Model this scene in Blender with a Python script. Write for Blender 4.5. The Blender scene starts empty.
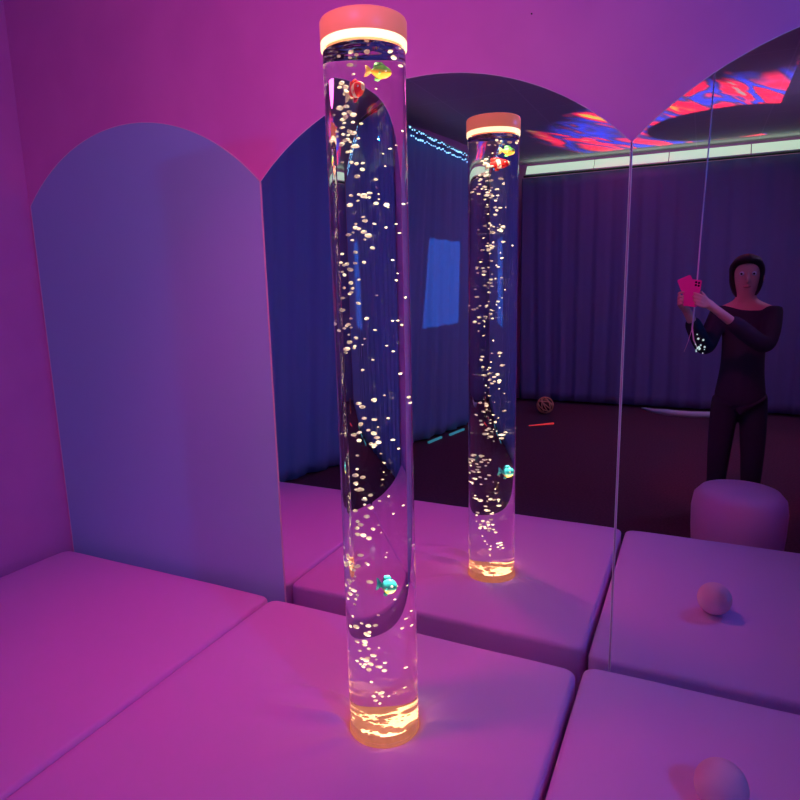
import bpy, bmesh, math, random
from mathutils import Vector, Matrix, noise
random.seed(7)
PI = math.pi
scn = bpy.context.scene
COL = scn.collection
FL = -0.30          # floor level; z = 0 is the top of the padded mats, y = 0 the mirror face

# ------------------------------------------------------------------ helpers
def link(o, parent=None):
    COL.objects.link(o)
    if parent is not None:
        o.parent = parent
        o.matrix_parent_inverse = Matrix.Translation(-Vector(parent.location))   # parts are modelled in room coordinates
    return o

def tag(o, label=None, cat=None, group=None, kind=None):
    if label: o['label'] = label
    if cat: o['category'] = cat
    if group: o['group'] = group
    if kind: o['kind'] = kind
    return o

def empty(name, loc):
    o = bpy.data.objects.new(name, None)
    o.location = loc
    o.empty_display_size = 0.1
    COL.objects.link(o)
    return o

def obj(name, bm, mats, parent=None, smooth=True, fix=True):
    me = bpy.data.meshes.new(name)
    if fix: bmesh.ops.recalc_face_normals(bm, faces=bm.faces)
    bm.to_mesh(me); bm.free()
    for m in (mats if isinstance(mats, (list, tuple)) else [mats]):
        me.materials.append(m)
    if smooth:
        for p in me.polygons: p.use_smooth = True
    o = bpy.data.objects.new(name, me)
    return link(o, parent)

def auto_smooth(o, ang=35):
    me = o.data
    bm = bmesh.new(); bm.from_mesh(me)
    for e in bm.edges:
        if len(e.link_faces) == 2 and e.calc_face_angle(0) > math.radians(ang): e.smooth = False
    bm.to_mesh(me); bm.free()
    return o

def add_box(bm, c, s, rot=None):
    r = bmesh.ops.create_cube(bm, size=1)
    M = Matrix.Translation(c) @ (rot or Matrix.Identity(4)) @ Matrix.Diagonal((*s, 1))
    bmesh.ops.transform(bm, matrix=M, verts=r['verts'])
    return r['verts']

def add_tube(bm, pts, r, n=8, caps=True):
    pts = [Vector(p) for p in pts]
    rr = r if isinstance(r, (list, tuple)) else [r] * len(pts)
    rings = []
    for i, p in enumerate(pts):
        t = (pts[min(i + 1, len(pts) - 1)] - pts[max(i - 1, 0)]).normalized()
        a = t.orthogonal().normalized() if i == 0 else (a - t * a.dot(t)).normalized()
        b = t.cross(a)
        rings.append([bm.verts.new(p + rr[i] * (a * math.cos(2 * PI * k / n) + b * math.sin(2 * PI * k / n))) for k in range(n)])
    for A, B in zip(rings, rings[1:]):
        for k in range(n): bm.faces.new((A[k], A[(k + 1) % n], B[(k + 1) % n], B[k]))
    if caps:
        bm.faces.new(rings[0][::-1]); bm.faces.new(rings[-1])

def lathe(bm, c, prof, n=96, close=False, mi=0):
    """prof: list of (radius, z); closed profile loops when close"""
    rings = []
    for r, z in prof:
        if r < 1e-6: rings.append([bm.verts.new((c[0], c[1], z))])
        else: rings.append([bm.verts.new((c[0] + r * math.cos(2 * PI * k / n), c[1] + r * math.sin(2 * PI * k / n), z)) for k in range(n)])
    fs = []
    pairs = list(zip(rings, rings[1:])) + ([(rings[-1], rings[0])] if close else [])
    for A, B in pairs:
        for k in range(n):
            if len(A) == 1 and len(B) == 1: break
            if len(A) == 1: f = bm.faces.new((A[0], B[(k + 1) % n], B[k]))
            elif len(B) == 1: f = bm.faces.new((A[k], A[(k + 1) % n], B[0]))
            else: f = bm.faces.new((A[k], A[(k + 1) % n], B[(k + 1) % n], B[k]))
            f.material_index = mi; fs.append(f)
    return fs

# ------------------------------------------------------------------ materials
def mat(name, col, rough=0.5, metal=0.0, emit=None, estr=0.0, ior=1.45, spec=None, coat=0.0):
    m = bpy.data.materials.new(name); m.use_nodes = True
    b = m.node_tree.nodes['Principled BSDF']
    b.inputs['Base Color'].default_value = (*col, 1)
    b.inputs['Roughness'].default_value = rough
    b.inputs['Metallic'].default_value = metal
    b.inputs['IOR'].default_value = ior
    if spec is not None: b.inputs['Specular IOR Level'].default_value = spec
    if coat: b.inputs['Coat Weight'].default_value = coat
    if emit:
        b.inputs['Emission Color'].default_value = (*emit, 1)
        b.inputs['Emission Strength'].default_value = estr
    return m

def nodes(m): return m.node_tree.nodes, m.node_tree.links, m.node_tree.nodes['Principled BSDF']

def add_bump(m, scale, strength, dist=0.002, detail=3, coords='Object'):
    n, l, b = nodes(m)
    tc = n.new('ShaderNodeTexCoord'); tx = n.new('ShaderNodeTexNoise'); bp = n.new('ShaderNodeBump')
    tx.inputs['Scale'].default_value = scale; tx.inputs['Detail'].default_value = detail
    bp.inputs['Strength'].default_value = strength; bp.inputs['Distance'].default_value = dist
    l.new(tc.outputs[coords], tx.inputs['Vector']); l.new(tx.outputs[0], bp.inputs['Height']); l.new(bp.outputs[0], b.inputs['Normal'])
    return m

def vary(m, c1, c2, scale, detail=3, lo=.4, hi=.6):
    n, l, b = nodes(m)
    tc = n.new('ShaderNodeTexCoord'); tx = n.new('ShaderNodeTexNoise'); cr = n.new('ShaderNodeValToRGB')
    tx.inputs['Scale'].default_value = scale; tx.inputs['Detail'].default_value = detail
    cr.color_ramp.elements[0].color = (*c1, 1); cr.color_ramp.elements[1].color = (*c2, 1)
    cr.color_ramp.elements[0].position = lo; cr.color_ramp.elements[1].position = hi
    l.new(tc.outputs['Object'], tx.inputs['Vector']); l.new(tx.outputs[0], cr.inputs[0]); l.new(cr.outputs[0], b.inputs['Base Color'])
    return m

def glass(name, ior, col=(1, 1, 1)):
    m = bpy.data.materials.new(name); m.use_nodes = True
    n, l = m.node_tree.nodes, m.node_tree.links
    n.remove(n['Principled BSDF'])
    g = n.new('ShaderNodeBsdfGlass'); g.inputs['IOR'].default_value = ior; g.inputs['Roughness'].default_value = 0
    g.inputs['Color'].default_value = (*col, 1)
    l.new(g.outputs[0], n['Material Output'].inputs[0])
    return m

M = {}
M['paint'] = add_bump(vary(mat('wall_paint', (.75, .30, .66), .6), (.72, .28, .64), (.76, .31, .67), 3), 180, .08, .001)
M['vinyl'] = add_bump(mat('mat_vinyl', (.80, .44, .82), .42, spec=.35), 260, .05, .0006)
M['carpet'] = add_bump(vary(mat('carpet', (.05, .04, .06), .95, spec=.1), (.12, .05, .075), (.15, .06, .095), 60), 400, .5, .004)
M['ceil'] = None
M['rim'] = mat('mirror_edge', (.85, .82, .86), .25)
M['frost'] = None
M['cap'] = mat('cap_plastic', (.9, .45, .26), .35, emit=(1, .22, .09), estr=.42)  # ring light scattering in the cap is put in as a warm glow
M['ring'] = mat('led_ring', (.9, .85, .75), .4, emit=(1, .74, .36), estr=1.75)
M['plug'] = vary(mat('glow_base', (.5, .2, .1), .5, emit=(1, .31, .16), estr=.40), (.30, .13, .07), (.42, .20, .10), 30)
M['acrylic'] = glass('clear_acrylic', 1.49)
M['water_side'] = glass('water_in_acrylic', 1.333 / 1.49)
M['water_top'] = glass('water_surface', 1.333)
M['bubble'] = mat('air_bubble', (.98, .95, .90), .18, spec=.8)
n, l, b = nodes(M['bubble'])      # light passes into the bubble and scatters out on its far side too
t_ = n.new('ShaderNodeBsdfTranslucent'); t_.inputs[0].default_value = (.98, .95, .90, 1)
mx = n.new('ShaderNodeMixShader'); mx.inputs[0].default_value = .5
l.new(b.outputs[0], mx.inputs[1]); l.new(t_.outputs[0], mx.inputs[2]); l.new(mx.outputs[0], n['Material Output'].inputs[0])
M['blackrail'] = mat('rail_dark', (.03, .03, .035), .4)
M['hem'] = mat('rail_hem', (.7, .7, .72), .6)
M['pink'] = mat('hot_pink_case', (.95, .05, .42), .4, emit=None)
M['lens'] = mat('lens_black', (.01, .01, .015), .1)
M['skin'] = mat('skin', (.72, .42, .34), .5)
M['cloth_dark'] = add_bump(mat('dark_top', (.03, .03, .05), .9), 200, .2, .001)
M['cloth_trouser'] = add_bump(mat('dark_trousers', (.025, .025, .045), .9), 200, .2, .001)
M['hair'] = mat('dark_hair', (.03, .02, .02), .5)
M['shoe'] = mat('dark_shoe', (.03, .03, .035), .5)
M['lip'] = mat('lip', (.55, .2, .2), .5)
M['eye'] = mat('eye_white', (.8, .8, .8), .2)

# mirror
m = bpy.data.materials.new('mirror_silver'); m.use_nodes = True
n, l, b = nodes(m)
b.inputs['Base Color'].default_value = (.86, .84, .88, 1); b.inputs['Metallic'].default_value = 1; b.inputs['Roughness'].default_value = 0
M['mirror'] = m

# white acrylic panel, softly glossy with a patch of faint pressed dots (old tape residue)
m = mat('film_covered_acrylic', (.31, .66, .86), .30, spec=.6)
n, l, b = nodes(m)
tc = n.new('ShaderNodeTexCoord'); mp = n.new('ShaderNodeMapping'); l.new(tc.outputs['Object'], mp.inputs[0])
sep = n.new('ShaderNodeSeparateXYZ'); l.new(mp.outputs[0], sep.inputs[0])
def mth(op, a, bb=None):
    x = n.new('ShaderNodeMath'); x.operation = op
    for i, v in enumerate((a, bb)):
        if v is None: continue
        if isinstance(v, (int, float)): x.inputs[i].default_value = v
        else: l.new(v, x.inputs[i])
    return x.outputs[0]
dx = mth('SUBTRACT', sep.outputs[0], -1.125); dz = mth('SUBTRACT', sep.outputs[2], 1.495)
ax = mth('LESS_THAN', mth('ABSOLUTE', dx), .062); az = mth('LESS_THAN', mth('ABSOLUTE', dz), .07)
dots = mth('MULTIPLY', mth('SINE', mth('MULTIPLY', sep.outputs[0], 520.)), mth('SINE', mth('MULTIPLY', sep.outputs[2], 480.)))
h = mth('MULTIPLY', mth('MULTIPLY', ax, az), dots)
bp = n.new('ShaderNodeBump'); bp.inputs['Strength'].default_value = .12; bp.inputs['Distance'].default_value = .0008
l.new(h, bp.inputs['Height']); l.new(bp.outputs[0], b.inputs['Normal'])
M['frost'] = m

# suspended ceiling: tile joints in the bump and the joint colour
m = mat('ceiling_tile', (.5, .5, .5), .85, spec=.2)
n, l, b = nodes(m)
tc = n.new('ShaderNodeTexCoord'); br = n.new('ShaderNodeTexBrick')
br.offset = 0; br.inputs['Scale'].default_value = 1
br.inputs['Brick Width'].default_value = .6; br.inputs['Row Height'].default_value = .6
br.inputs['Mortar Size'].default_value = .006; br.inputs['Mortar Smooth'].default_value = .2
br.inputs['Color1'].default_value = (.72, .72, .72, 1); br.inputs['Color2'].default_value = (.75, .75, .75, 1)
br.inputs['Mortar'].default_value = (.85, .85, .85, 1)
l.new(tc.outputs['Object'], br.inputs['Vector']); l.new(br.outputs['Color'], b.inputs['Base Color'])
M['ceil'] = m

# curtains: slightly translucent cloth
def curtain_mat(name, col, trans):
    m = bpy.data.materials.new(name); m.use_nodes = True
    n, l, b = nodes(m)
    b.inputs['Base Color'].default_value = (*col, 1); b.inputs['Roughness'].default_value = .9
    b.inputs['Specular IOR Level'].default_value = .1
    t = n.new('ShaderNodeBsdfTranslucent'); t.inputs[0].default_value = (*col, 1)
    mx = n.new('ShaderNodeMixShader'); mx.inputs[0].default_value = trans
    l.new(b.outputs[0], mx.inputs[1]); l.new(t.outputs[0], mx.inputs[2]); l.new(mx.outputs[0], n['Material Output'].inputs[0])
    tx = n.new('ShaderNodeTexNoise'); tx.inputs['Scale'].default_value = 500
    bp = n.new('ShaderNodeBump'); bp.inputs['Strength'].default_value = .1; bp.inputs['Distance'].default_value = .001
    l.new(tx.outputs[0], bp.inputs['Height']); l.new(bp.outputs[0], b.inputs['Normal'])
    return m
M['curtain_blue'] = curtain_mat('curtain_blue', (.26, .38, .74), .2)
M['curtain_violet'] = curtain_mat('curtain_violet', (.21, .20, .44), .2)

def emis(name, col, s):
    m = mat(name, tuple(min(1, c) for c in col), .5, emit=col, estr=s); return m
M['cove'] = emis('cove_diffuser', (.66, .90, .66), .72)
M['fairy'] = emis('fairy_bulb', (.25, .62, 1.0), 2.2)
M['wire'] = mat('wire_clear', (.4, .5, .6), .4)
M['teal'] = emis('teal_daylight', (.1, .7, .75), .2)
M['redlight'] = emis('red_stick', (1, .06, .06), .55)
M['white'] = mat('white_frame', (.75, .75, .76), .5)
M['ball'] = mat('pale_pink_plush', (.95, .55, .68), .7)
M['stool'] = mat('pink_vinyl', (.9, .35, .7), .45)
M['rattan'] = mat('rattan', (.85, .42, .22), .7)
M['kerb'] = mat('pale_grey_foam', (.75, .78, .8), .6)
M['bead'] = mat('glitter_bead', (.7, .95, .8), .15, emit=(.6, 1, .8), estr=.5)  # sparkle of the beads is put in as a faint glow
M['cord'] = mat('pale_cord', (.85, .75, .85), .5)
M['speck'] = mat('dark_speck', (.03, .02, .03), .8)

# ------------------------------------------------------------------ room shell
def quadmesh(name, polys, m):
    bm = bmesh.new()
    for p in polys: bm.faces.new([bm.verts.new(v) for v in p])
    return tag(obj(name, bm, m, smooth=False), kind='structure')
XR, YB, ZC = 2.6, -6.12, 2.65
WL = [(-2.07, 0.02), (-2.07, -1.26), (-2.28, -1.30), (-2.28, -2.15), (-1.95, -2.95), (-1.68, -3.80), (-1.60, -4.40), (-1.48, YB)]
def slab_wall(name, pts, thick, z0, z1, m):
    """vertical wall along a polyline, thickness to the left of travel"""
    bm = bmesh.new()
    P = [Vector((x, y, 0)) for x, y in pts]; outer = []
    for i, p in enumerate(P):
        t = (P[min(i + 1, len(P) - 1)] - P[max(i - 1, 0)]).normalized()
        outer.append(p + Vector((t.y, -t.x, 0)) * thick)
    loop = P + outer[::-1]
    lo = [bm.verts.new((p.x, p.y, z0)) for p in loop]; hi = [bm.verts.new((p.x, p.y, z1)) for p in loop]
    k = len(loop)
    for i in range(k): bm.faces.new((lo[i], lo[(i + 1) % k], hi[(i + 1) % k], hi[i]))
    bm.faces.new(lo[::-1]); bm.faces.new(hi)
    return tag(obj(name, bm, m, smooth=False), kind='structure')
bm = bmesh.new(); add_box(bm, ((XR - 2.3) / 2, YB / 2, FL - .05), (XR + 2.5, -YB + .2, .1)); tag(obj('floor', bm, M['carpet'], smooth=False), kind='structure')
bm = bmesh.new(); add_box(bm, ((XR - 2.3) / 2, YB / 2, ZC + .05), (XR + 2.5, -YB + .2, .1)); tag(obj('ceiling', bm, M['ceil'], smooth=False), kind='structure')
bm = bmesh.new(); add_box(bm, ((XR - 2.07) / 2, .058, (FL + ZC) / 2), (XR + 2.07, .1, ZC - FL)); tag(obj('wall_back', bm, M['paint'], smooth=False), kind='structure')
bm = bmesh.new(); add_box(bm, ((XR - 1.48) / 2, YB - .05, (FL + ZC) / 2), (XR + 1.6, .1, ZC - FL)); tag(obj('wall_front', bm, M['paint'], smooth=False), kind='structure')
bm = bmesh.new(); add_box(bm, (XR + .05, YB / 2, (FL + ZC) / 2), (.1, -YB, ZC - FL)); tag(obj('wall_right', bm, M['paint'], smooth=False), kind='structure')
slab_wall('wall_left', WL, .1, FL, ZC, M['paint'])
# tiny dark speck on the painted wall above the middle mirror
bm = bmesh.new(); bmesh.ops.create_uvsphere(bm, u_segments=10, v_segments=6, radius=.0025)
bmesh.ops.transform(bm, matrix=Matrix.Translation((.249, .007, 2.018)), verts=bm.verts)
tag(obj('wall_speck', bm, M['speck']), 'tiny dark speck on the pink-lit wall above the middle mirror', 'speck')

# ------------------------------------------------------------------ arched panels
def arch_outline(x0, w, z0, zs, rise, inset=0, n=64):
    R = ((w / 2) ** 2 + rise ** 2) / (2 * rise); cx = x0 + w / 2; cz = zs + rise - R
    a = math.asin((w / 2) / R)
    # inset keeps the band width even
    Ri = R - inset
    xi0, xi1 = x0 + inset, x0 + w - inset
    ai = math.asin(min(1, (w / 2 - inset) / Ri))
    pts = [(xi0, z0), (xi1, z0)]
    for k in range(n + 1):
        t = ai - 2 * ai * k / n
        pts.append((cx + Ri * math.sin(t), cz + Ri * math.cos(t)))
    return pts
def panel(name, x0, w, zs, rise, m, label, cat):
    g = .0015
    x0, w = x0 + g, w - 2 * g
    e = .0022
    out, inn = arch_outline(x0, w, FL + .01, zs, rise), arch_outline(x0, w, FL + .01, zs, rise, e)
    bm = bmesh.new()
    f = [bm.verts.new((x, 0, z)) for x, z in inn]; bk = [bm.verts.new((x, .006, z)) for x, z in inn]
    bm.faces.new(f); bm.faces.new(bk[::-1]); k = len(f)
    for i in range(k): bm.faces.new((f[i], bk[i], bk[(i + 1) % k], f[(i + 1) % k]))
    o = tag(obj(name, bm, m, smooth=False), label, cat)
    bm = bmesh.new()
    F = [bm.verts.new((x, -.0015, z)) for x, z in out]; B = [bm.verts.new((x, .007, z)) for x, z in out]
    fi = [bm.verts.new((x, -.0003, z)) for x, z in inn]; bi = [bm.verts.new((x, .007, z)) for x, z in inn]
    for i in range(k):
        j = (i + 1) % k
        bm.faces.new((F[i], F[j], fi[j], fi[i])); bm.faces.new((F[i], B[i], B[j], F[j]))
        bm.faces.new((fi[i], fi[j], bi[j], bi[i])); bm.faces.new((B[i], bi[i], bi[j], B[j]))
    obj('edge_trim', bm, M['rim'], o, smooth=False)
    return o
W, V1, ZS = 1.2964, -.7542, 1.634
panel('acrylic_arch', V1 - W, W, ZS, .277, M['frost'], 'plain frosted arched panel left of the mirrors, reflecting nothing clearly', 'wall panel')
panel('arched_mirror', V1, W, ZS, .267, M['mirror'], 'arched wall mirror in the middle showing the whole bubble column', 'mirror')
panel('arched_mirror', V1 + W, W, ZS, .267, M['mirror'], 'arched wall mirror at the right, showing a pink phone and the pale floor kerb', 'mirror')

# ------------------------------------------------------------------ padded mats
TX, TY = -.025, -.5287
def mat_block(name, x0, x1, y0, y1, label, hole=None, edge=.018, seed=0):
    cx, cy = hole if hole else ((x0 + x1) / 2, (y0 + y1) / 2)
    rh = .1035 if hole else 0.0
    cr = .022
    N = 360
    # list of directions, with extra ones through the corners
    def bound(th, ins, r):
        X0, X1, Y0, Y1 = x0 + ins, x1 - ins, y0 + ins, y1 - ins
        d = Vector((math.cos(th), math.sin(th)))
        t = 1e9
        if d.x > 1e-9: t = min(t, (X1 - cx) / d.x)
        if d.x < -1e-9: t = min(t, (X0 - cx) / d.x)
        if d.y > 1e-9: t = min(t, (Y1 - cy) / d.y)
        if d.y < -1e-9: t = min(t, (Y0 - cy) / d.y)
        p = Vector((cx, cy)) + d * t
        # round the corner: clamp to inner rect and push by r
        q = Vector((min(max(p.x, X0 + r), X1 - r), min(max(p.y, Y0 + r), Y1 - r)))
        v = p - q
        if v.length > r: p = q + v.normalized() * r
        return p
    ths = [2 * PI * k / N for k in range(N)]
    for X in (x0 + edge, x1 - edge):
        for Y in (y0 + edge, y1 - edge):
            a = math.atan2(Y - cy, X - cx)
            for da in (-.03, -.02, -.01, 0, .01, .02, .03): ths.append((a + da) % (2 * PI))
    ths = sorted(ths); N = len(ths)
    bm = bmesh.new()
    rings = []
    def height(x, y):
        ex = min(x - x0, x1 - x); ey = min(y - y0, y1 - y)
        h = .0025 * noise.noise(Vector((x * 3 + seed, y * 3, 1.3)))
        h -= .006 * math.exp(-ex / .05) + .006 * math.exp(-ey / .05)
        if hole:
            dxx, dyy = x - cx, y - cy; r = math.hypot(dxx, dyy); a = math.atan2(dyy, dxx)
            f = max(0, r - rh)
            # tension wrinkles pulled towards the hole
            for (a0, wd, am, ln) in ((-2.62, .10, .030, .15), (3.02, .08, .024, .15), (-2.05, .12, .009, .12), (.25, .10, .006, .15), (.75, .12, .004, .14), (2.3, .09, .004, .12)):
                da = (a - a0 + PI) % (2 * PI) - PI
                curve = da + .9 * f * (1 if a0 < 0 else -.6)
                h += am * math.exp(-(curve / wd) ** 2) * math.exp(-((f - .10) / ln) ** 2) * min(1, f / .05)
            h -= .020 * math.exp(-f / .02)
        return h
    steps = ([0] if hole else []) + [(k / 44) ** 1.25 for k in range(1, 45)]
    for s in steps:
        ring = []
        for th in ths:
            pb = bound(th, edge, cr)
            p0 = Vector((cx + rh * math.cos(th), cy + rh * math.sin(th)))
            p = p0.lerp(pb, s)
            ring.append(bm.verts.new((p.x, p.y, height(p.x, p.y))))
        rings.append(ring)
    zedge = [v.co.z for v in rings[-1]]
    for a in (20, 42, 65, 90):
        ar = math.radians(a); ring = []
        for i, th in enumerate(ths):
            p = bound(th, edge * (1 - math.sin(ar)), cr + edge * math.sin(ar))
            ring.append(bm.verts.new((p.x, p.y, zedge[i] - edge * (1 - math.cos(ar)))))
        rings.append(ring)
    for z in (-.12, FL + .002):
        ring = []
        for i, th in enumerate(ths):
            p = bound(th, 0, cr + edge)
            ring.append(bm.verts.new((p.x, p.y, z)))
        rings.append(ring)
    for A, B in zip(rings, rings[1:]):
        for k in range(N): bm.faces.new((A[k], A[(k + 1) % N], B[(k + 1) % N], B[k]))
    if hole:
        low = [bm.verts.new((cx + rh * math.cos(t), cy + rh * math.sin(t), FL + .002)) for t in ths]
        for k in range(N):
            bm.faces.new((rings[0][(k + 1) % N], rings[0][k], low[k], low[(k + 1) % N]))
            bm.faces.new((low[(k + 1) % N], low[k], rings[-1][k], rings[-1][(k + 1) % N]))
    else:
        c = bm.verts.new((cx, cy, height(cx, cy)))
        for k in range(N): bm.faces.new((c, rings[0][k], rings[0][(k + 1) % N]))
        bm.faces.new(rings[-1])
    o = obj(name, bm, M['vinyl'])
    auto_smooth(o, 60)
    return tag(o, label, 'mat')
mat_block('padded_mat', -2.03, -.787, -1.237, -.052, 'thick padded mat at the left, in front of the frosted arched panel', seed=3)
mat_block('padded_mat', -.780, .4495, -1.237, -.0605, 'thick padded mat in the middle with the bubble column rising through it', hole=(TX, TY), seed=9)
mat_block('padded_mat', .4665, 1.70, -1.237, -.022, 'thick padded mat at the right, in front of the right mirror', seed=17)

# ------------------------------------------------------------------ bubble column
tube = empty('bubble_tube', (TX, TY, FL))
tag(tube, 'tall clear water-filled bubble column with pink cap and glowing orange base', 'bubble tube')
RO, RI, ZW, ZP, ZT = .1, .0945, 1.799, .013, 1.835
# acrylic wall: outer skin, top and bottom rims and, above the water, the inner skin
bm = bmesh.new()
lathe(bm, (TX, TY), [(RI, FL + .004), (RO, FL + .004), (RO, ZT), (RI, ZT), (RI, ZW)], 128)
obj('tube_wall', bm, M['acrylic'], tube, fix=False); auto_smooth(tube.children[0], 40)
# the water column meets the acrylic without an air gap; its top faces the air under the cap
bm = bmesh.new()
lathe(bm, (TX, TY), [(RI, ZP + .0005), (RI, ZW)], 128, mi=0)
n_ = 24
rip = []
for k in range(n_ + 1):
    rr = RI * (1 - k / n_); rip.append((rr, ZW))
lathe(bm, (TX, TY), rip, 128, mi=1)
bmesh.ops.remove_doubles(bm, verts=bm.verts, dist=1e-6)
for v in bm.verts:
    r = math.hypot(v.co.x - TX, v.co.y - TY)
    if v.co.z > ZW - .01 and r < RI - .001:
        v.co.z += .0035 * noise.noise(Vector((v.co.x * 38, v.co.y * 38, 4.))) * min(1, (RI - r) / .02)
o = obj('water', bm, [M['water_side'], M['water_top']], tube, fix=False); auto_smooth(o, 40)
# solid glowing base plug
bm = bmesh.new(); lathe(bm, (TX, TY), [(0, FL + .004), (RI - .0003, FL + .004), (RI - .0003, ZP - .002), (RI - .003, ZP), (0, ZP)], 128)
auto_smooth(obj('glow_base', bm, M['plug'], tube), 40)
# outer collar just above the mat
bm = bmesh.new(); lathe(bm, (TX, TY), [(.1003, -.06), (.1022, -.06), (.1022, -.010), (.1003, -.008)], 96, close=True)
auto_smooth(obj('base_collar', bm, M['plug'], tube), 40)
bm = bmesh.new(); lathe(bm, (TX, TY), [(.1003, 1.803), (.1025, 1.803), (.1037, 1.806), (.1037, 1.8203), (.1003, 1.8203)], 128, close=True)
auto_smooth(obj('led_ring', bm, M['ring'], tube), 40)
bm = bmesh.new(); lathe(bm, (TX, TY), [(.1003, 1.8205), (.1035, 1.8205), (.1045, 1.822), (.1045, 1.864), (.1025, 1.868), (.099, 1.870), (0, 1.8705), (0, 1.837), (.1003, 1.837)], 128)
auto_smooth(obj('cap', bm, M['cap'], tube), 40)

# ------------------------------------------------------------------ air bubbles
def bubble_mesh(k):
    bm = bmesh.new(); bmesh.ops.create_icosphere(bm, subdivisions=2, radius=1)
    sx, sz = random.uniform(.9, 1.35), random.uniform(.62, .85)
    for v in bm.verts:
        d = 1 + .16 * noise.noise(v.co * 1.4 + Vector((k * 7.1, 0, 0)))
        v.co = Vector((v.co.x * sx * d, v.co.y * d, v.co.z * sz * d))
    me = bpy.data.meshes.new('air_bubble'); bm.to_mesh(me); bm.free()
    me.materials.append(M['bubble'])
    for p in me.polygons: p.use_smooth = True
    return me
BM = [bubble_mesh(k) for k in range(8)]
# screen right at the column, so the plume sits on the left of it as seen from the room
RV = Vector((math.cos(-.445), -math.sin(-.445)))
FV = Vector((math.sin(-.445), math.cos(-.445)))
spots = []
def bub(z, a, b, r):
    if math.hypot(a, b) > RI - .014: 
        s = (RI - .014) / math.hypot(a, b); a *= s; b *= s
    p = Vector((TX, TY)) + RV * a + FV * b
    for q in spots:
        if (q[0] - p.x) ** 2 + (q[1] - p.y) ** 2 + (q[2] - z) ** 2 < ((q[3] + r) * 1.25) ** 2: return
    spots.append((p.x, p.y, z, r))
while len(spots) < 215:
    z = random.uniform(.05, 1.74)
    u = z / 1.75
    ctr = -.036 + .022 * math.sin(u * 17) + .008 * math.sin(u * 41)
    if u < .22: ctr = -.024 + .02 * math.sin(u * 30)
    a0, b0 = random.gauss(ctr, .012), random.gauss(-.015, .02)
    for _ in range(random.choice((1, 1, 2, 3, 5))):
        bub(z + random.gauss(0, .014), a0 + random.gauss(0, .011), b0 + random.gauss(0, .012), random.uniform(.0033, .0072))
for _ in range(70): bub(random.uniform(.08, 1.76), random.gauss(.035, .024), random.gauss(.02, .03), random.uniform(.0016, .0038))
for _ in range(14): bub(random.uniform(1.774, 1.786), random.uniform(-.075, .075), random.uniform(-.075, .075), random.uniform(.004, .0075))
for i, (x, y, z, r) in enumerate(spots):
    o = bpy.data.objects.new('air_bubble', BM[i % len(BM)])
    o.location = (x, y, z); o.scale = (r, r, r); o.rotation_euler = (random.uniform(-.3, .3), random.uniform(-.3, .3), random.uniform(0, 6.28))
    COL.objects.link(o)
    tag(o, 'small pale air bubble rising inside the clear bubble column', 'bubble', 'air bubbles in the bubble column')

# ------------------------------------------------------------------ toy fish
def fish_mat(name, c1, c2, scale, axis, off=0., c3=None):
    m = mat(name, c1, .35); n, l, b = nodes(m)
    tc = n.new('ShaderNodeTexCoord'); sp = n.new('ShaderNodeSeparateXYZ'); l.new(tc.outputs['Object'], sp.inputs[0])
    ma = n.new('ShaderNodeMath'); ma.operation = 'MULTIPLY_ADD'; ma.inputs[1].default_value = scale; ma.inputs[2].default_value = off
    l.new(sp.outputs[axis], ma.inputs[0])
    cr = n.new('ShaderNodeValToRGB'); cr.color_ramp.interpolation = 'LINEAR'
    if c3 is None:
        sn = n.new('ShaderNodeMath'); sn.operation = 'SINE'; l.new(ma.outputs[0], sn.inputs[0])
        src = sn.outputs[0]
        cr.color_ramp.elements[0].position = .35; cr.color_ramp.elements[1].position = .55
        cr.color_ramp.elements[0].color = (*c1, 1); cr.color_ramp.elements[1].color = (*c2, 1)
    else:
        src = ma.outputs[0]
        cr.color_ramp.elements[0].position = .25; cr.color_ramp.elements[0].color = (*c1, 1)
        cr.color_ramp.elements[1].position = .5; cr.color_ramp.elements[1].color = (*c2, 1)
        e = cr.color_ramp.elements.new(.75); e.color = (*c3, 1)
    l.new(src, cr.inputs[0]); l.new(cr.outputs[0], b.inputs['Base Color'])
    return m
def fin(bm, pts, th=.0012):
    """thin solid fin from an outline in the fish's x-z plane"""
    A = [bm.verts.new((x, -th / 2, z)) for x, z in pts]; B = [bm.verts.new((x, th / 2, z)) for x, z in pts]
    k = len(pts)
    bm.faces.new(A); bm.faces.new(B[::-1])
    for i in range(k): bm.faces.new((A[i], B[i], B[(i + 1) % k], A[(i + 1) % k]))
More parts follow.
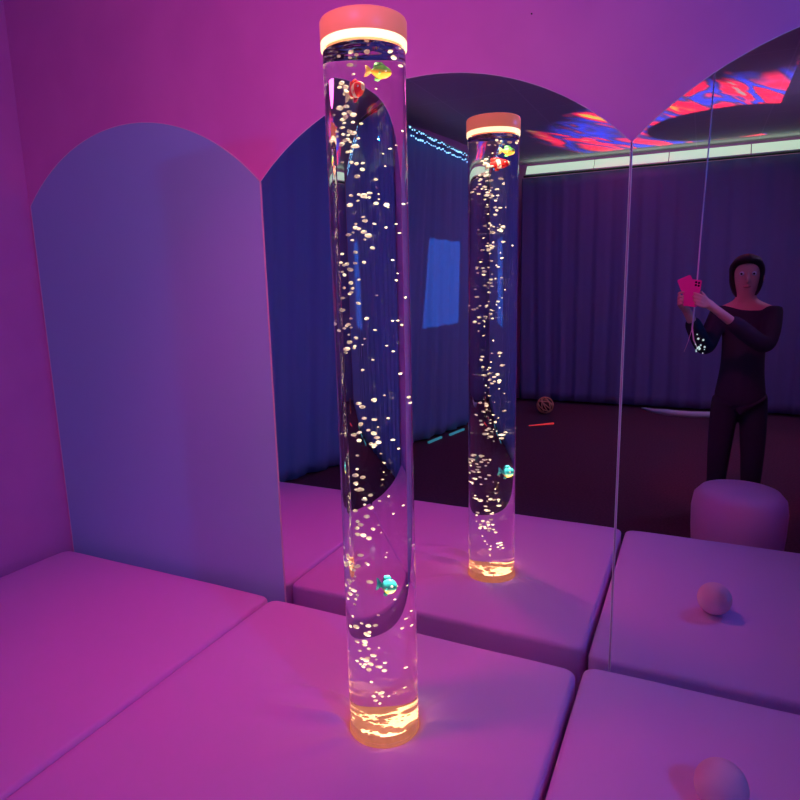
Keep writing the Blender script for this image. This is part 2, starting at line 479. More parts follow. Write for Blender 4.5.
def fish(name, pos, heading, tilt, L, H, label, body_m, fin_m, tail_m):
    root = empty(name, pos)
    root.rotation_euler = (0, tilt, math.atan2(heading[1], heading[0]))
    tag(root, label, 'toy fish', 'toy fish in the bubble column')
    def add(nm, bm, m, parent=root):
        o = obj(nm, bm, m); o.parent = parent; o.matrix_parent_inverse = Matrix.Identity(4); return o
    bm = bmesh.new(); bmesh.ops.create_uvsphere(bm, u_segments=28, v_segments=18, radius=.5)
    bmesh.ops.transform(bm, matrix=Matrix.Rotation(PI / 2, 4, 'Y'), verts=bm.verts)
    for v in bm.verts:
        t = v.co.x * 2
        k = (1 - .35 * max(0, -t) ** 1.3) * (1 - .12 * max(0, t))
        v.co = Vector((v.co.x * L * .74 + L * .08, v.co.y * H * .42 * k, v.co.z * H * .8 * k))
    body = add('body', bm, body_m)
    bm = bmesh.new(); fin(bm, [(-.25 * L, .06 * H), (-.40 * L, .30 * H), (-.50 * L, .34 * H), (-.45 * L, .0), (-.50 * L, -.34 * H), (-.40 * L, -.30 * H), (-.25 * L, -.06 * H)]); add('tail', bm, tail_m)
    bm = bmesh.new(); fin(bm, [(.22 * L, .33 * H), (.05 * L, .56 * H), (-.18 * L, .52 * H), (-.24 * L, .22 * H), (0, .3 * H)]); add('dorsal_fin', bm, fin_m)
    bm = bmesh.new(); fin(bm, [(.12 * L, -.34 * H), (-.02 * L, -.56 * H), (-.14 * L, -.52 * H), (-.12 * L, -.27 * H)]); add('belly_fin', bm, fin_m)
    for s in (-1, 1):
        bm = bmesh.new(); bmesh.ops.create_uvsphere(bm, u_segments=12, v_segments=8, radius=.06 * H)
        bmesh.ops.transform(bm, matrix=Matrix.Translation((.28 * L, s * .145 * H, .07 * H)), verts=bm.verts)
        e = add('eye', bm, M['eye'], body)
        bm = bmesh.new(); bmesh.ops.create_uvsphere(bm, u_segments=10, v_segments=6, radius=.035 * H)
        bmesh.ops.transform(bm, matrix=Matrix.Translation((.285 * L, s * .180 * H, .07 * H)), verts=bm.verts)
        add('pupil', bm, M['lens'], body)
        bm = bmesh.new(); fin(bm, [(.1 * L, -.02 * H), (-.06 * L, .05 * H), (-.12 * L, -.06 * H), (-.02 * L, -.14 * H)])
        bmesh.ops.transform(bm, matrix=Matrix.Translation((.05 * L, s * .19 * H, -.05 * H)) @ Matrix.Rotation(s * .5, 4, 'Z'), verts=bm.verts)
        add('side_fin', bm, fin_m)
    return root
def inside(z, a, b):
    p = Vector((TX, TY)) + RV * a + FV * b; return (p.x, p.y, z)
yel = mat('fin_yellow', (.95, .75, .25), .4); grn = mat('fin_green', (.15, .65, .2), .4); red = mat('fin_red', (.85, .03, .03), .4)
wht = mat('fin_white', (.95, .85, .7), .4); tur = mat('fin_turquoise', (.05, .55, .6), .4)
fish('toy_fish', inside(1.703, -.018, -.035), (.86, -.5), -.15, .072, .046, 'red and white striped toy fish floating near the top of the column',
     fish_mat('fish_red', (.85, .02, .02), (1, .8, .65), 210., 0, .9), red, wht)
fish('toy_fish', inside(1.745, .03, -.03), (1, .15), .12, .062, .038, 'yellow toy fish with a green back just under the water surface, highest of the three',
     fish_mat('fish_yellow', (.95, .35, .05), (.98, .72, .1), 40., 2, .5, (.12, .65, .15)), grn, yel)
fish('toy_fish', inside(.446, .018, -.045), (1, .05), .1, .058, .056, 'turquoise toy fish with a yellow belly, low in the column',
     fish_mat('fish_turquoise', (.85, .62, .06), (.05, .48, .46), 24., 2, .62, (.03, .38, .45)), tur, tur)

# ------------------------------------------------------------------ curtains
def interp(P, t):
    L = [0]
    for a, b in zip(P, P[1:]): L.append(L[-1] + (Vector(b) - Vector(a)).length)
    s = t * L[-1]
    for i in range(len(P) - 1):
        if s <= L[i + 1] + 1e-9:
            return Vector(P[i]).lerp(Vector(P[i + 1]), (s - L[i]) / (L[i + 1] - L[i]))
    return Vector(P[-1])
def curtain(name, top, bot, z0, z1, nf, amp, m, label, seed, side):
    bm = bmesh.new(); NU, NV = nf * 12, 22
    G = []
    for i in range(NU + 1):
        t = i / NU; a, b = interp(top, t), interp(bot, t)
        d = (interp(bot, min(1, t + .01)) - interp(bot, max(0, t - .01))).normalized(); nrm = Vector((-d.y, d.x)) * side
        row = []
        for j in range(NV + 1):
            s = j / NV
            ph = t * nf * 2 * PI + 1.3 * noise.noise(Vector((t * nf * .35, seed, s * .5)))*2
            off = amp * (.55 + .45 * s) * (math.sin(ph) + .35 * math.sin(2.3 * ph + seed)) * (.6 + .6 * abs(noise.noise(Vector((t * nf * .2, 5 + seed, 0)))))
            p = a.lerp(b, s) + nrm * off
            row.append(bm.verts.new((p.x, p.y, z1 + (z0 - z1) * s)))
        G.append(row)
    for i in range(NU):
        for j in range(NV): bm.faces.new((G[i][j], G[i + 1][j], G[i + 1][j + 1], G[i][j + 1]))
    o = obj(name, bm, m, fix=False)
    md = o.modifiers.new('thickness', 'SOLIDIFY'); md.thickness = .002
    return tag(o, label, 'curtain')
topL = [(-2.10, -1.42), (-1.86, -2.1), (-1.47, -2.75), (-1.44, -4.2), (-1.36, -5.86)]
botL = [(-2.15, -1.42), (-2.12, -2.05), (-1.83, -2.97), (-1.62, -3.64), (-1.50, -4.15), (-1.33, -5.86)]
curtain('curtain', topL, botL, FL + .025, 2.46, 17, .027, M['curtain_blue'], 'long blue pleated curtain along the left side of the room', 2.1, 1)
curtain('curtain', [(-1.32, -5.95), (2.55, -5.95)], [(-1.32, -5.95), (2.55, -5.95)], FL + .03, 2.46, 17, .020, M['curtain_violet'], 'dark violet pleated curtain across the far end of the room', 5.7, 1)
def rail(pts, label):
    bm = bmesh.new(); add_tube(bm, pts, .012, 8)
    o = tag(obj('curtain_rail', bm, M['blackrail']), label, 'curtain rail')
    return o
rail([(x, y, 2.478) for x, y in topL], 'thin dark rail carrying the blue curtain along the left side')
rail([(-1.3, -5.95, 2.478), (2.55, -5.95, 2.478)], 'thin dark rail carrying the violet curtain under the glowing light strip')

# fairy lights hanging along the top of the blue curtain
fl = empty('fairy_light_string', (-1.38, -3.6, 2.42))
tag(fl, 'string of small blue fairy lights along the top of the left curtain', 'fairy lights')
def fpt(t):
    p = interp(topL[2:], t * .64); return Vector((p.x + .075, p.y, 2.45))
bm = bmesh.new(); add_tube(bm, [fpt(k / 60) for k in range(61)], .0035, 5); obj('wire', bm, M['wire'], fl)
for k in range(90):
    t = .01 + .97 * k / 90; p = fpt(t)
    low = (k % 2) * .05 + random.uniform(0, .02)
    bm = bmesh.new(); bmesh.ops.create_icosphere(bm, subdivisions=1, radius=random.uniform(.005, .010))
    bmesh.ops.transform(bm, matrix=Matrix.Translation(p + Vector((.012, 0, -.012 - low))), verts=bm.verts)
    obj('bulb', bm, M['fairy'], fl)

# daylight gaps under the blue curtain's hem, put in as glowing teal strips
bm = bmesh.new()
for (x0, y0), (x1, y1) in (((-1.575, -3.50), (-1.535, -3.74)), ((-1.49, -3.86), (-1.44, -4.14)), ((-1.43, -4.28), (-1.41, -4.46))):
    c = Vector(((x0 + x1) / 2, (y0 + y1) / 2, FL + .012)); L = math.hypot(x1 - x0, y1 - y0)
    add_box(bm, c, (L, .02, .02), Matrix.Rotation(math.atan2(y1 - y0, x1 - x0), 4, 'Z'))
tag(obj('hem_daylight_gap', bm, M['teal'], smooth=False), 'teal daylight leaking under the hem of the blue curtain, put in as glowing strips', 'light leak')

# cove light panels above the far curtain
xs = [-1.27 + .80 * k for k in range(5)]
names = ['leftmost glowing pale green light panel above the far curtain, partly behind the column', 'second glowing pale green light panel from the left above the far curtain', 'third glowing pale green light panel from the left above the far curtain',
         'fourth glowing pale green light panel from the left above the far curtain', 'rightmost glowing pale green light panel above the far curtain']
for x, lb in zip(xs, names):
    bm = bmesh.new()
    vs = [bm.verts.new(v) for v in ((x + .006, -5.90, 2.495), (x + .794, -5.90, 2.495), (x + .794, -5.97, 2.60), (x + .006, -5.97, 2.60))]
    bk = [bm.verts.new((v.co.x, v.co.y - .03, v.co.z + .005)) for v in vs]
    bm.faces.new(vs); bm.faces.new(bk[::-1])
    for i in range(4): bm.faces.new((vs[i], bk[i], bk[(i + 1) % 4], vs[(i + 1) % 4]))
    o = tag(obj('cove_light', bm, M['cove'], smooth=False), lb, 'light panel', 'cove light panels over the far curtain')
    bm = bmesh.new()
    add_box(bm, (x + .4, -5.905, 2.488), (.79, .02, .010))
    obj('lower_lip', bm, M['hem'], o, smooth=False)

# ------------------------------------------------------------------ things on the carpet behind
kb = [(.20, 5.93), (.32, 5.74), (.50, 5.62), (.72, 5.60), (.95, 5.66), (1.15, 5.79), (1.3, 5.9)]
bm = bmesh.new()
Q = [interp(kb, k / 40) for k in range(41)]
secs = []
for i, p in enumerate(Q):
    d = (Q[min(i + 1, 40)] - Q[max(i - 1, 0)]).normalized(); nr = Vector((-d.y, d.x)); hh = .060 * min(1, (i + 2) / 14)
    secs.append([bm.verts.new((p.x + nr.x * s * .03, -(p.y + nr.y * s * .03), FL + .002 + z * hh)) for s, z in ((-1, 0), (-1, .8), (-.5, 1), (.5, 1), (1, .8), (1, 0))])
for A, B in zip(secs, secs[1:]):
    for k in range(6): bm.faces.new((A[k], A[(k + 1) % 6], B[(k + 1) % 6], B[k]))
bm.faces.new(secs[0]); bm.faces.new(secs[-1][::-1])
tag(obj('floor_kerb', bm, M['kerb']), 'low curved pale grey kerb on the carpet before the far curtain', 'kerb')

# rattan ball and red light stick
rb = empty('rattan_ball', (-.83, -5.25, FL + .002)); tag(rb, 'brown woven rattan ball lying on the dark carpet by the far curtain', 'rattan ball')
cR = .1; cc = Vector((-.83, -5.25, FL + .002 + cR))
bm = bmesh.new(); bmesh.ops.create_uvsphere(bm, u_segments=24, v_segments=14, radius=cR * .86); bmesh.ops.transform(bm, matrix=Matrix.Translation(cc), verts=bm.verts)
obj('core', bm, mat('rattan_core', (.10, .035, .02), .8), rb)
for k in range(9):
    R_ = Matrix.Rotation(k * PI / 9, 3, 'Z') @ Matrix.Rotation(.7 + .35 * (k % 3), 3, 'X')
    bm = bmesh.new(); add_tube(bm, [cc + R_ @ Vector((cR * .93 * math.cos(2 * PI * j / 36), cR * .93 * math.sin(2 * PI * j / 36), 0)) for j in range(37)], .007, 6, caps=False)
    obj('woven_band', bm, M['rattan'], rb)
bm = bmesh.new(); add_tube(bm, [(-.84, -4.52, FL + .014), (-.62, -4.72, FL + .014)], [.004, .011], 8)
tag(obj('light_stick', bm, M['redlight']), 'thin red glowing light stick lying on the dark carpet beside the rattan ball', 'light stick')

# padded stool in front of the mats
bm = bmesh.new()
lathe(bm, (.985, -1.56), [(0, FL + .004), (.19, FL + .004), (.205, FL + .02), (.222, -.05), (.225, .06), (.215, .125), (.185, .16), (.13, .175), (0, .18)], 64)
st = tag(obj('padded_stool', bm, M['stool']), 'pink padded round-topped stool on the carpet at the front edge of the right mat', 'stool')
# pale plush ball on the right mat
bm = bmesh.new(); bmesh.ops.create_uvsphere(bm, u_segments=32, v_segments=20, radius=.06)
bmesh.ops.transform(bm, matrix=Matrix.Translation((.857, -.49, .0575)), verts=bm.verts)
tag(obj('plush_ball', bm, M['ball']), 'small pale pink ball resting on the right padded mat', 'ball')

# ------------------------------------------------------------------ hanging cord with glitter beads
hc = empty('hanging_cord', (.74, -2.12, ZC)); tag(hc, 'pale hanging cord with glittering beads at its lower end, behind the pink phone', 'hanging cord')
Yh = -2.10
pts = [(.745, Yh, ZC), (.735, Yh, 2.0), (.722, Yh, 1.5), (.718, Yh, 1.2), (.712, Yh, 1.05), (.708, Yh, .95), (.720, Yh, .88), (.742, Yh, .835)]
bm = bmesh.new(); add_tube(bm, pts, [.004] * 4 + [.005] * 2 + [.004, .003], 8); obj('cord', bm, M['cord'], hc)
bm = bmesh.new(); add_tube(bm, [(.708, Yh, .95), (.69, Yh, .87), (.672, Yh, .81)], .0018, 6); obj('thin_strand', bm, M['cord'], hc)
for k in range(14):
    bm = bmesh.new(); bmesh.ops.create_icosphere(bm, subdivisions=1, radius=random.uniform(.004, .008))
    bmesh.ops.transform(bm, matrix=Matrix.Translation((.745 + random.gauss(0, .02), Yh + random.gauss(0, .01), .835 + random.gauss(0, .026))), verts=bm.verts)
    obj('bead', bm, M['bead'], hc)

# ------------------------------------------------------------------ phone held by the photographer
ph = empty('phone', (.697, -2.012, 1.156)); tag(ph, 'large phone in a hot pink case held up beside the hanging cord', 'phone')
def slab(bm, c, w, h, t, ang, rad=.014):
    """rounded-corner slab standing in the x-z plane"""
    pts = []
    for qx, qz, a0 in ((1, 1, 0), (-1, 1, 90), (-1, -1, 180), (1, -1, 270)):
        for k in range(6):
            a = math.radians(a0 + 18 * k); pts.append((qx * (w / 2 - rad) + rad * math.cos(a), qz * (h / 2 - rad) + rad * math.sin(a)))
    R_ = Matrix.Rotation(ang, 3, 'Y'); k = len(pts)
    A = [bm.verts.new(Vector(c) + R_ @ Vector((x, t / 2, z))) for x, z in pts]; B = [bm.verts.new(Vector(c) + R_ @ Vector((x, -t / 2, z))) for x, z in pts]
    bm.faces.new(A); bm.faces.new(B[::-1])
    for i in range(k): bm.faces.new((A[i], B[i], B[(i + 1) % k], A[(i + 1) % k]))
    return R_
ang = .12; pc = Vector((.697, -2.008, 1.156))
bm = bmesh.new(); Rp = slab(bm, pc, .078, .152, .009, ang, .010); obj('case', bm, M['pink'], ph, smooth=False)
bm = bmesh.new(); slab(bm, pc + Vector((-.02, -.018, .022)), .076, .146, .004, -.42, .010); obj('cover_flap', bm, M['pink'], ph, smooth=False)
bm = bmesh.new(); slab(bm, pc + Vector((0, -.0051, 0)), .070, .144, .0012, ang, .009); obj('screen', bm, M['lens'], ph, smooth=False)
for (u, w_) in ((.010, .062), (.025, .060), (.011, .046), (.026, .044)):
    q = pc + Rp @ Vector((u, .0048, w_))
    bm = bmesh.new(); lathe(bm, (0, 0), [(0, .002), (.0055, .002), (.006, 0), (0, 0)], 20)
    bmesh.ops.transform(bm, matrix=Matrix.Translation(q) @ Matrix.Rotation(-PI / 2, 4, 'X'), verts=bm.verts)
    obj('camera_lens', bm, M['lens'], ph)

# ------------------------------------------------------------------ the photographer
def skinned(name, nodes_, edges, m, parent=None, root=0, vox=.007, sub=2):
    me = bpy.data.meshes.new(name)
    me.from_pydata([p for p, r in nodes_], edges, [])
    o = bpy.data.objects.new(name, me); COL.objects.link(o)
    md = o.modifiers.new('skin', 'SKIN'); md.use_smooth_shade = True
    sv = me.skin_vertices[0].data
    for i, (p, r) in enumerate(nodes_):
        sv[i].radius = (r if isinstance(r, tuple) else (r, r)); sv[i].use_root = (i == root)
    s = o.modifiers.new('sub', 'SUBSURF'); s.levels = sub; s.render_levels = sub
    if vox:
        rm = o.modifiers.new('remesh', 'REMESH'); rm.mode = 'VOXEL'; rm.voxel_size = vox; rm.use_smooth_shade = True
        sm = o.modifiers.new('smooth', 'SMOOTH'); sm.factor = .5; sm.iterations = 3
    dg = bpy.context.evaluated_depsgraph_get()
    new = bpy.data.meshes.new_from_object(o.evaluated_get(dg))
    bpy.data.objects.remove(o); bpy.data.meshes.remove(me)
    new.name = name; new.materials.clear(); new.materials.append(m)
    for p in new.polygons: p.use_smooth = True
    r = bpy.data.objects.new(name, new)
    return link(r, parent)
PX, PY_ = 1.00, -2.44
J = {
 'pelvis': ((PX, PY_, .58), (.125, .095)), 'waist': ((PX, PY_ + .01, .76), (.105, .08)), 'chest': ((PX, PY_, .95), (.125, .095)), 'shldr': ((PX, PY_, 1.045), (.10, .075)),
 'neck': ((PX - .004, PY_ + .012, 1.11), .048), 'jaw': ((PX - .01, PY_ + .045, 1.175), .062), 'head': ((PX - .014, PY_ + .04, 1.255), .082), 'crown': ((PX - .014, PY_ + .02, 1.32), .062),
 'nose': ((PX - .03, PY_ + .128, 1.225), .013), 'noseb': ((PX - .024, PY_ + .105, 1.255), .012),
 'ls': ((PX - .15, PY_, 1.02), .045), 'le': ((PX - .215, PY_ + .16, .80), .040), 'lw': ((.672, -2.125, 1.055), .026),
 'rs': ((PX + .15, PY_, 1.02), .045), 're': ((PX + .10, PY_ + .22, .83), .040), 'rw': ((.838, -2.065, 1.05), .026),
 'lh': ((PX - .08, PY_, .46), .078), 'lk': ((PX - .095, PY_ + .015, .13), .058), 'la': ((PX - .10, PY_ - .01, -.22), .036), 'lt': ((PX - .115, PY_ + .13, -.265), .030),
 'rh': ((PX + .08, PY_, .46), .078), 'rk': ((PX + .095, PY_ + .015, .13), .058), 'ra': ((PX + .10, PY_ - .01, -.22), .036), 'rt': ((PX + .115, PY_ + .13, -.265), .030),
}
E_ = [('pelvis', 'waist'), ('waist', 'chest'), ('chest', 'shldr'), ('shldr', 'neck'), ('neck', 'jaw'), ('jaw', 'head'), ('head', 'crown'),
      ('shldr', 'ls'), ('ls', 'le'), ('le', 'lw'), ('shldr', 'rs'), ('rs', 're'), ('re', 'rw'),
      ('pelvis', 'lh'), ('lh', 'lk'), ('lk', 'la'), ('la', 'lt'), ('pelvis', 'rh'), ('rh', 'rk'), ('rk', 'ra'), ('ra', 'rt')]
names = [k for k in J if not k.startswith('nose')]
NB = [J[k] for k in names]; EB = [(names.index(a), names.index(b)) for a, b in E_]
def chain(prev, pts):
    i = prev
    for p in pts:
        NB.append(p); EB.append((i, len(NB) - 1)); i = len(NB) - 1
    return i
# right hand: palm under the lower right corner, four fingers across the back of the phone
Yf = -1.990
palm = chain(names.index('rw'), [((.788, -2.04, 1.092), (.030, .017))])
for k, (dz, ln) in enumerate(((.030, 1.0), (.010, 1.08), (-.010, 1.0), (-.030, .82))):
    f = [Vector((.768, -2.016, 1.102 + dz * .85)), Vector((.746, Yf - .006, 1.112 + dz)), Vector((.746 - .026 * ln, Yf, 1.122 + dz * 1.03)), Vector((.746 - .046 * ln, Yf - .001, 1.128 + dz * 1.03))]
    chain(palm, [(tuple(f[0]), .0092), (tuple(f[1]), .0086), (tuple(f[2]), .0078), (tuple(f[3]), .0064)])
chain(palm, [((.776, -2.045, 1.115), .012), ((.757, -2.045, 1.145), .010), ((.738, -2.036, 1.168), .008)])
# left hand: thumb in front, finger tips hooked round the left edge
palm = chain(names.index('lw'), [((.640, -2.070, 1.095), (.028, .017))])
for k, dz in enumerate((.045, .022, 0.0, -.02)):
    chain(palm, [((.630, -2.045, 1.105 + dz * .8), .0092), ((.628, -2.015, 1.112 + dz), .0085), ((.645, -1.994, 1.116 + dz), .0076), ((.660, -1.992, 1.118 + dz), .0062)])
chain(palm, [((.648, -2.06, 1.125), .011), ((.664, -2.05, 1.155), .009), ((.675, -2.036, 1.178), .0075)])
body = skinned('person', NB, EB, M['skin'], vox=.0055)
tag(body, 'person in dark clothes standing on the carpet and holding up a pink phone', 'person')
# face, hair and clothes
bm = bmesh.new()
add_tube(bm, [(PX - .012, PY_ + .118, 1.262), (PX - .012, PY_ + .132, 1.235), (PX - .012, PY_ + .138, 1.222), (PX - .012, PY_ + .118, 1.212)], [.008, .011, .014, .010], 10); obj('nose', bm, M['skin'], body)
for s in (-1, 1):
    bm = bmesh.new(); bmesh.ops.create_uvsphere(bm, u_segments=14, v_segments=10, radius=.0135); bmesh.ops.transform(bm, matrix=Matrix.Translation((PX - .012 + s * .033, PY_ + .108, 1.258)), verts=bm.verts)
    e = obj('eye', bm, M['eye'], body)
    bm = bmesh.new(); bmesh.ops.create_uvsphere(bm, u_segments=12, v_segments=8, radius=.0062); bmesh.ops.transform(bm, matrix=Matrix.Translation((PX - .014 + s * .033, PY_ + .1185, 1.257)), verts=bm.verts)
    obj('iris', bm, M['lens'], e)
    bm = bmesh.new(); bmesh.ops.create_uvsphere(bm, u_segments=12, v_segments=8, radius=.03); bmesh.ops.transform(bm, matrix=Matrix.Translation((PX - .013 + s * .083, PY_ + .03, 1.235)) @ Matrix.Diagonal((.35, .6, 1, 1)), verts=bm.verts)
    obj('ear', bm, M['skin'], body)
bm = bmesh.new(); bmesh.ops.create_uvsphere(bm, u_segments=16, v_segments=8, radius=.022); bmesh.ops.transform(bm, matrix=Matrix.Translation((PX - .012, PY_ + .100, 1.182)) @ Matrix.Diagonal((1, .4, .32, 1)), verts=bm.verts)
obj('lips', bm, M['lip'], body)
bm = bmesh.new(); bmesh.ops.create_uvsphere(bm, u_segments=28, v_segments=20, radius=.1)
for v in bm.verts:
    d = 1 + .04 * noise.noise(v.co * 30)
    v.co = Vector((v.co.x * .97 * d, v.co.y * 1.04 * d, v.co.z * d))
    if v.co.y > .045 and v.co.z < .055: v.co.y = .045 - (v.co.y - .045) * .5
    if v.co.z < -.02: v.co.z *= 1.9
bmesh.ops.transform(bm, matrix=Matrix.Translation((PX - .014, PY_ + .015, 1.275)), verts=bm.verts)
obj('hair', bm, M['hair'], body)
def cloth(name, keys, edges, grow, m, extra=()):
    N_ = []
    for k in keys:
        p, r = J[k]; r = r if isinstance(r, tuple) else (r, r); N_.append((p, tuple(x + grow for x in r)))
    idx = {k: i for i, k in enumerate(keys)}
    Eg = [(idx[a], idx[b]) for a, b in edges]
    return skinned(name, N_, Eg, m, body, vox=.011, sub=2)
J['lwc'] = (tuple(Vector(J['lw'][0]).lerp(Vector(J['le'][0]), .2)), .030); J['rwc'] = (tuple(Vector(J['rw'][0]).lerp(Vector(J['re'][0]), .2)), .030)
J['hip2'] = ((PX, PY_, .40), (.165, .115))
cloth('top', ['hip2', 'pelvis', 'waist', 'chest', 'shldr', 'ls', 'le', 'lwc', 'rs', 're', 'rwc'],
      [('hip2', 'pelvis'), ('pelvis', 'waist'), ('waist', 'chest'), ('chest', 'shldr'), ('shldr', 'ls'), ('ls', 'le'), ('le', 'lwc'), ('shldr', 'rs'), ('rs', 're'), ('re', 'rwc')], .020, M['cloth_dark'])
J['seat'] = ((PX, PY_, .55), (.11, .085))
cloth('trousers', ['seat', 'lh', 'lk', 'la', 'rh', 'rk', 'ra'], [('seat', 'lh'), ('lh', 'lk'), ('lk', 'la'), ('seat', 'rh'), ('rh', 'rk'), ('rk', 'ra')], .016, M['cloth_trouser'])
for s in (-1, 1):
    bm = bmesh.new(); bmesh.ops.create_uvsphere(bm, u_segments=24, v_segments=14, radius=1)
    for v in bm.verts:
        v.co.z = max(v.co.z, -.55)
        if v.co.y < 0: v.co.z *= 1.15
    bmesh.ops.transform(bm, matrix=Matrix.Translation((PX + s * .108, PY_ + .055, FL + .036)) @ Matrix.Diagonal((.05, .145, .062, 1)), verts=bm.verts)
    obj('shoe', bm, M['shoe'], body)

# ------------------------------------------------------------------ lights
def area(name, loc, target, size, col, power, spread=PI):
    L = bpy.data.lights.new(name, 'AREA'); L.shape = 'DISK'; L.size = size; L.color = col; L.energy = power; L.spread = spread
    o = bpy.data.objects.new(name, L); o.location = loc
    o.rotation_euler = (Vector(target) - Vector(loc)).to_track_quat('-Z', 'Y').to_euler(); COL.objects.link(o); return o
def spot(name, loc, target, size, col, power, ang, blend=.5):
    L = bpy.data.lights.new(name, 'SPOT'); L.shadow_soft_size = size; L.color = col; L.energy = power; L.spot_size = math.radians(ang); L.spot_blend = blend
    o = bpy.data.objects.new(name, L); o.location = loc
    o.rotation_euler = (Vector(target) - Vector(loc)).to_track_quat('-Z', 'Y').to_euler(); COL.objects.link(o); return o
spot('pink_flood', (-.85, -1.15, 2.58), (-.50, -.35, .3), .18, (.63, .0, .205), 124, 75, 1)
spot('blue_spot', (2.29, -1.86, 2.13), (-1.1, -.2, 1.1), .018, (.0, .14, .70), 105, 100, .7)
area('lilac_fill', (.1, -2.1, 2.6), (-.6, 0, 1.75), .5, (.40, .045, .22), 20, 1.5)
area('blue_wash', (2.2, -3.6, 2.55), (-.9, -4.9, .2), .8, (.14, .10, .26), 70, 2.2)

# lamps in the base and the cap of the column shining along the water (the column guides their light)
def constant_spot(name, loc, aim, size, col, ang, blend, strength):
    o = spot(name, loc, aim, size, col, 60, ang, blend)
    L = o.data; L.use_nodes = True; nt = L.node_tree; em = nt.nodes['Emission']; fo = nt.nodes.new('ShaderNodeLightFalloff'); fo.inputs['Strength'].default_value = strength / 60
    nt.links.new(fo.outputs['Constant'], em.inputs['Strength'])
    return o, nt, em, fo
constant_spot('column_base_lamp', (TX, TY, ZP + .012), (TX, TY, 2), .0008, (1, .80, .50), 120, .8, 370)
constant_spot('column_top_lamp', (TX, TY, ZW - .012), (TX, TY, 0), .0008, (1, .82, .54), 150, .6, 480)

# blue square on the left curtain, from an added, unseen masked spot
o, nt, em, fo = constant_spot('blue_square_spot', (1.9, -3.3, 2.35), (-1.5, -3.78, 1.25), .006, (1, 1, 1), 50, .1, 22)
n, l = nt.nodes, nt.links
em.inputs['Color'].default_value = (.06, .36, 1, 1)
tc = n.new('ShaderNodeTexCoord'); sp = n.new('ShaderNodeSeparateXYZ'); l.new(tc.outputs['Normal'], sp.inputs[0])
u_ = mth('DIVIDE', sp.outputs[0], sp.outputs[2]); v_ = mth('DIVIDE', sp.outputs[1], sp.outputs[2])
gate = mth('MULTIPLY', mth('LESS_THAN', mth('ABSOLUTE', u_), .090), mth('LESS_THAN', mth('ABSOLUTE', v_), .105))
l.new(mth('MULTIPLY', fo.outputs['Constant'], gate), em.inputs['Strength'])

# pink spot added to brighten the phone and the photographer's hands
spot('pink_spot', (.35, -.75, 2.6), (.72, -2.0, 1.14), .05, (1, .03, .35), 48, 24, .8)

# swirl projector throwing coloured streaks on the ceiling
S = Vector((1.75, -4.4, .9)); Hh = ZC - S.z
L = bpy.data.lights.new('swirl_projector', 'SPOT'); L.shadow_soft_size = .001; L.spot_size = math.radians(125); L.spot_blend = .1; L.energy = 100
L.use_nodes = True; nt = L.node_tree; n, l = nt.nodes, nt.links
em = n['Emission']; ge = n.new('ShaderNodeNewGeometry'); sp = n.new('ShaderNodeSeparateXYZ'); l.new(ge.outputs['Incoming'], sp.inputs[0])
X = mth('MULTIPLY_ADD', mth('DIVIDE', sp.outputs[0], sp.outputs[2]), Hh); X.node.inputs[2].default_value = S.x
Y = mth('MULTIPLY_ADD', mth('DIVIDE', sp.outputs[1], sp.outputs[2]), Hh); Y.node.inputs[2].default_value = S.y
cxx, cyy = .88, -5.08
qx, qy = mth('SUBTRACT', X, cxx), mth('SUBTRACT', Y, cyy)
r = mth('SQRT', mth('ADD', mth('MULTIPLY', qx, qx), mth('MULTIPLY', qy, qy)))
cmb = n.new('ShaderNodeCombineXYZ'); l.new(X, cmb.inputs[0]); l.new(Y, cmb.inputs[1])
mp = n.new('ShaderNodeMapping'); mp.inputs['Location'].default_value = (3.1, 1.7, 0); mp.inputs['Rotation'].default_value = (0, 0, 1.15); mp.inputs['Scale'].default_value = (1, 1, 1); l.new(cmb.outputs[0], mp.inputs[0])
st_ = n.new('ShaderNodeMapping'); st_.inputs['Scale'].default_value = (.45, 2.0, 1); l.new(mp.outputs[0], st_.inputs[0])
nz = n.new('ShaderNodeTexNoise'); nz.inputs['Scale'].default_value = 1.5; nz.inputs['Detail'].default_value = 2.5; nz.inputs['Distortion'].default_value = .6; l.new(st_.outputs[0], nz.inputs['Vector'])
cr = n.new('ShaderNodeValToRGB'); e = cr.color_ramp.elements
e[0].position = .30; e[0].color = (.9, .75, .08, 1); e[1].position = .78; e[1].color = (.8, .8, .75, 1)
for p_, c_ in ((.36, (.85, .02, .05)), (.44, (.75, .01, .05)), (.47, (.03, .02, .05)), (.51, (.02, .03, .5)), (.56, (.03, .02, .10)), (.60, (.9, .02, .06)), (.67, (.85, .02, .05)), (.71, (.7, .7, .65))):
    q = e.new(p_); q.color = (*c_, 1)
l.new(nz.outputs[0], cr.inputs[0]); l.new(cr.outputs[0], em.inputs['Color'])
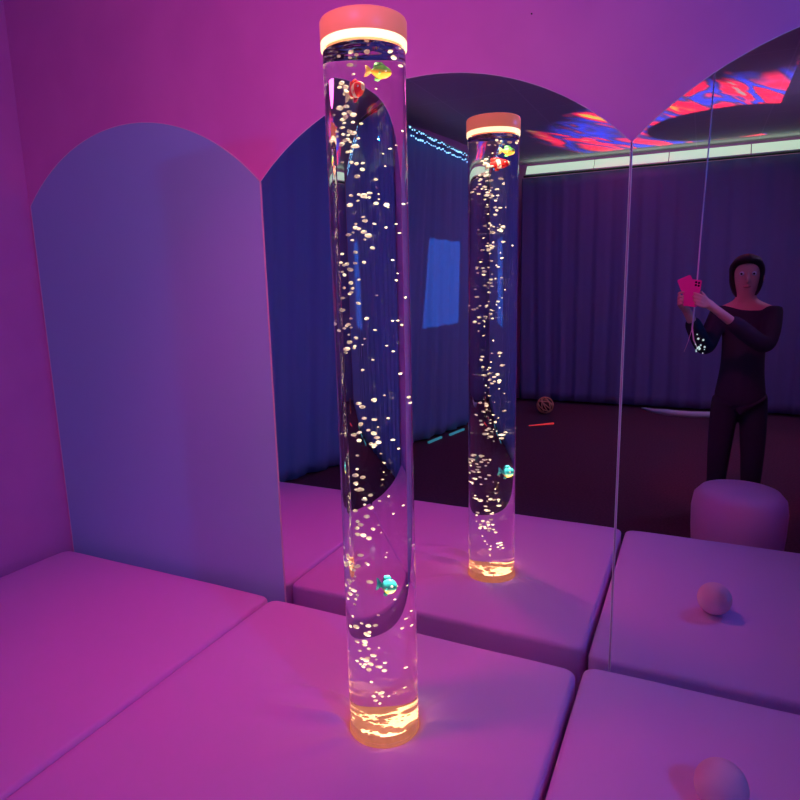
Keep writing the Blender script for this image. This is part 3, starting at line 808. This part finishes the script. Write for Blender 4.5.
inn = n.new('ShaderNodeMapRange'); inn.inputs['From Min'].default_value = .70; inn.inputs['From Max'].default_value = .76; l.new(r, inn.inputs['Value'])
out = n.new('ShaderNodeMapRange'); out.inputs['From Min'].default_value = 2.2; out.inputs['From Max'].default_value = 1.8; l.new(mth('ADD', r, mth('MULTIPLY', nz.outputs[0], .9)), out.inputs['Value'])
fo = n.new('ShaderNodeLightFalloff'); fo.inputs['Strength'].default_value = 2.2
far_ = mth('MULTIPLY', mth('GREATER_THAN', Y, -5.80), mth('LESS_THAN', X, 1.25))
l.new(mth('MULTIPLY', fo.outputs['Constant'], mth('MULTIPLY', far_, mth('MULTIPLY', inn.outputs[0], out.outputs[0]))), em.inputs['Strength'])
o = bpy.data.objects.new('swirl_projector', L); o.location = S; o.rotation_euler = (PI, 0, 0); COL.objects.link(o)

w = bpy.data.worlds.new('room_dark'); scn.world = w; w.use_nodes = True
w.node_tree.nodes['Background'].inputs[0].default_value = (.01, .006, .02, 1)

# ------------------------------------------------------------------ camera
cam = bpy.data.cameras.new('camera'); co = bpy.data.objects.new('camera', cam); COL.objects.link(co)
yaw, pitch, roll, f = -.445, -.1857, -.0231, 629.87
F = Vector((math.sin(yaw) * math.cos(pitch), math.cos(yaw) * math.cos(pitch), math.sin(pitch)))
R0 = Vector((math.cos(yaw), -math.sin(yaw), 0)); U0 = R0.cross(F)
Rr = R0 * math.cos(roll) + U0 * math.sin(roll); Uu = U0 * math.cos(roll) - R0 * math.sin(roll)
mw = Matrix((Rr, Uu, -F)).transposed().to_4x4(); mw.translation = (.7459, -1.9887, 1.2577)
co.matrix_world = mw
cam.sensor_width = 36; cam.lens = f / 800 * 36; cam.clip_start = .01; cam.clip_end = 50
scn.camera = co
scn.view_settings.view_transform = 'Standard'; scn.view_settings.look = 'None'; scn.view_settings.exposure = 0; scn.view_settings.gamma = 1
cy = scn.cycles
cy.max_bounces = 24; cy.transmission_bounces = 20; cy.glossy_bounces = 10; cy.diffuse_bounces = 4; cy.sample_clamp_indirect = 3.0; cy.blur_glossy = .3
cy.use_denoising = True
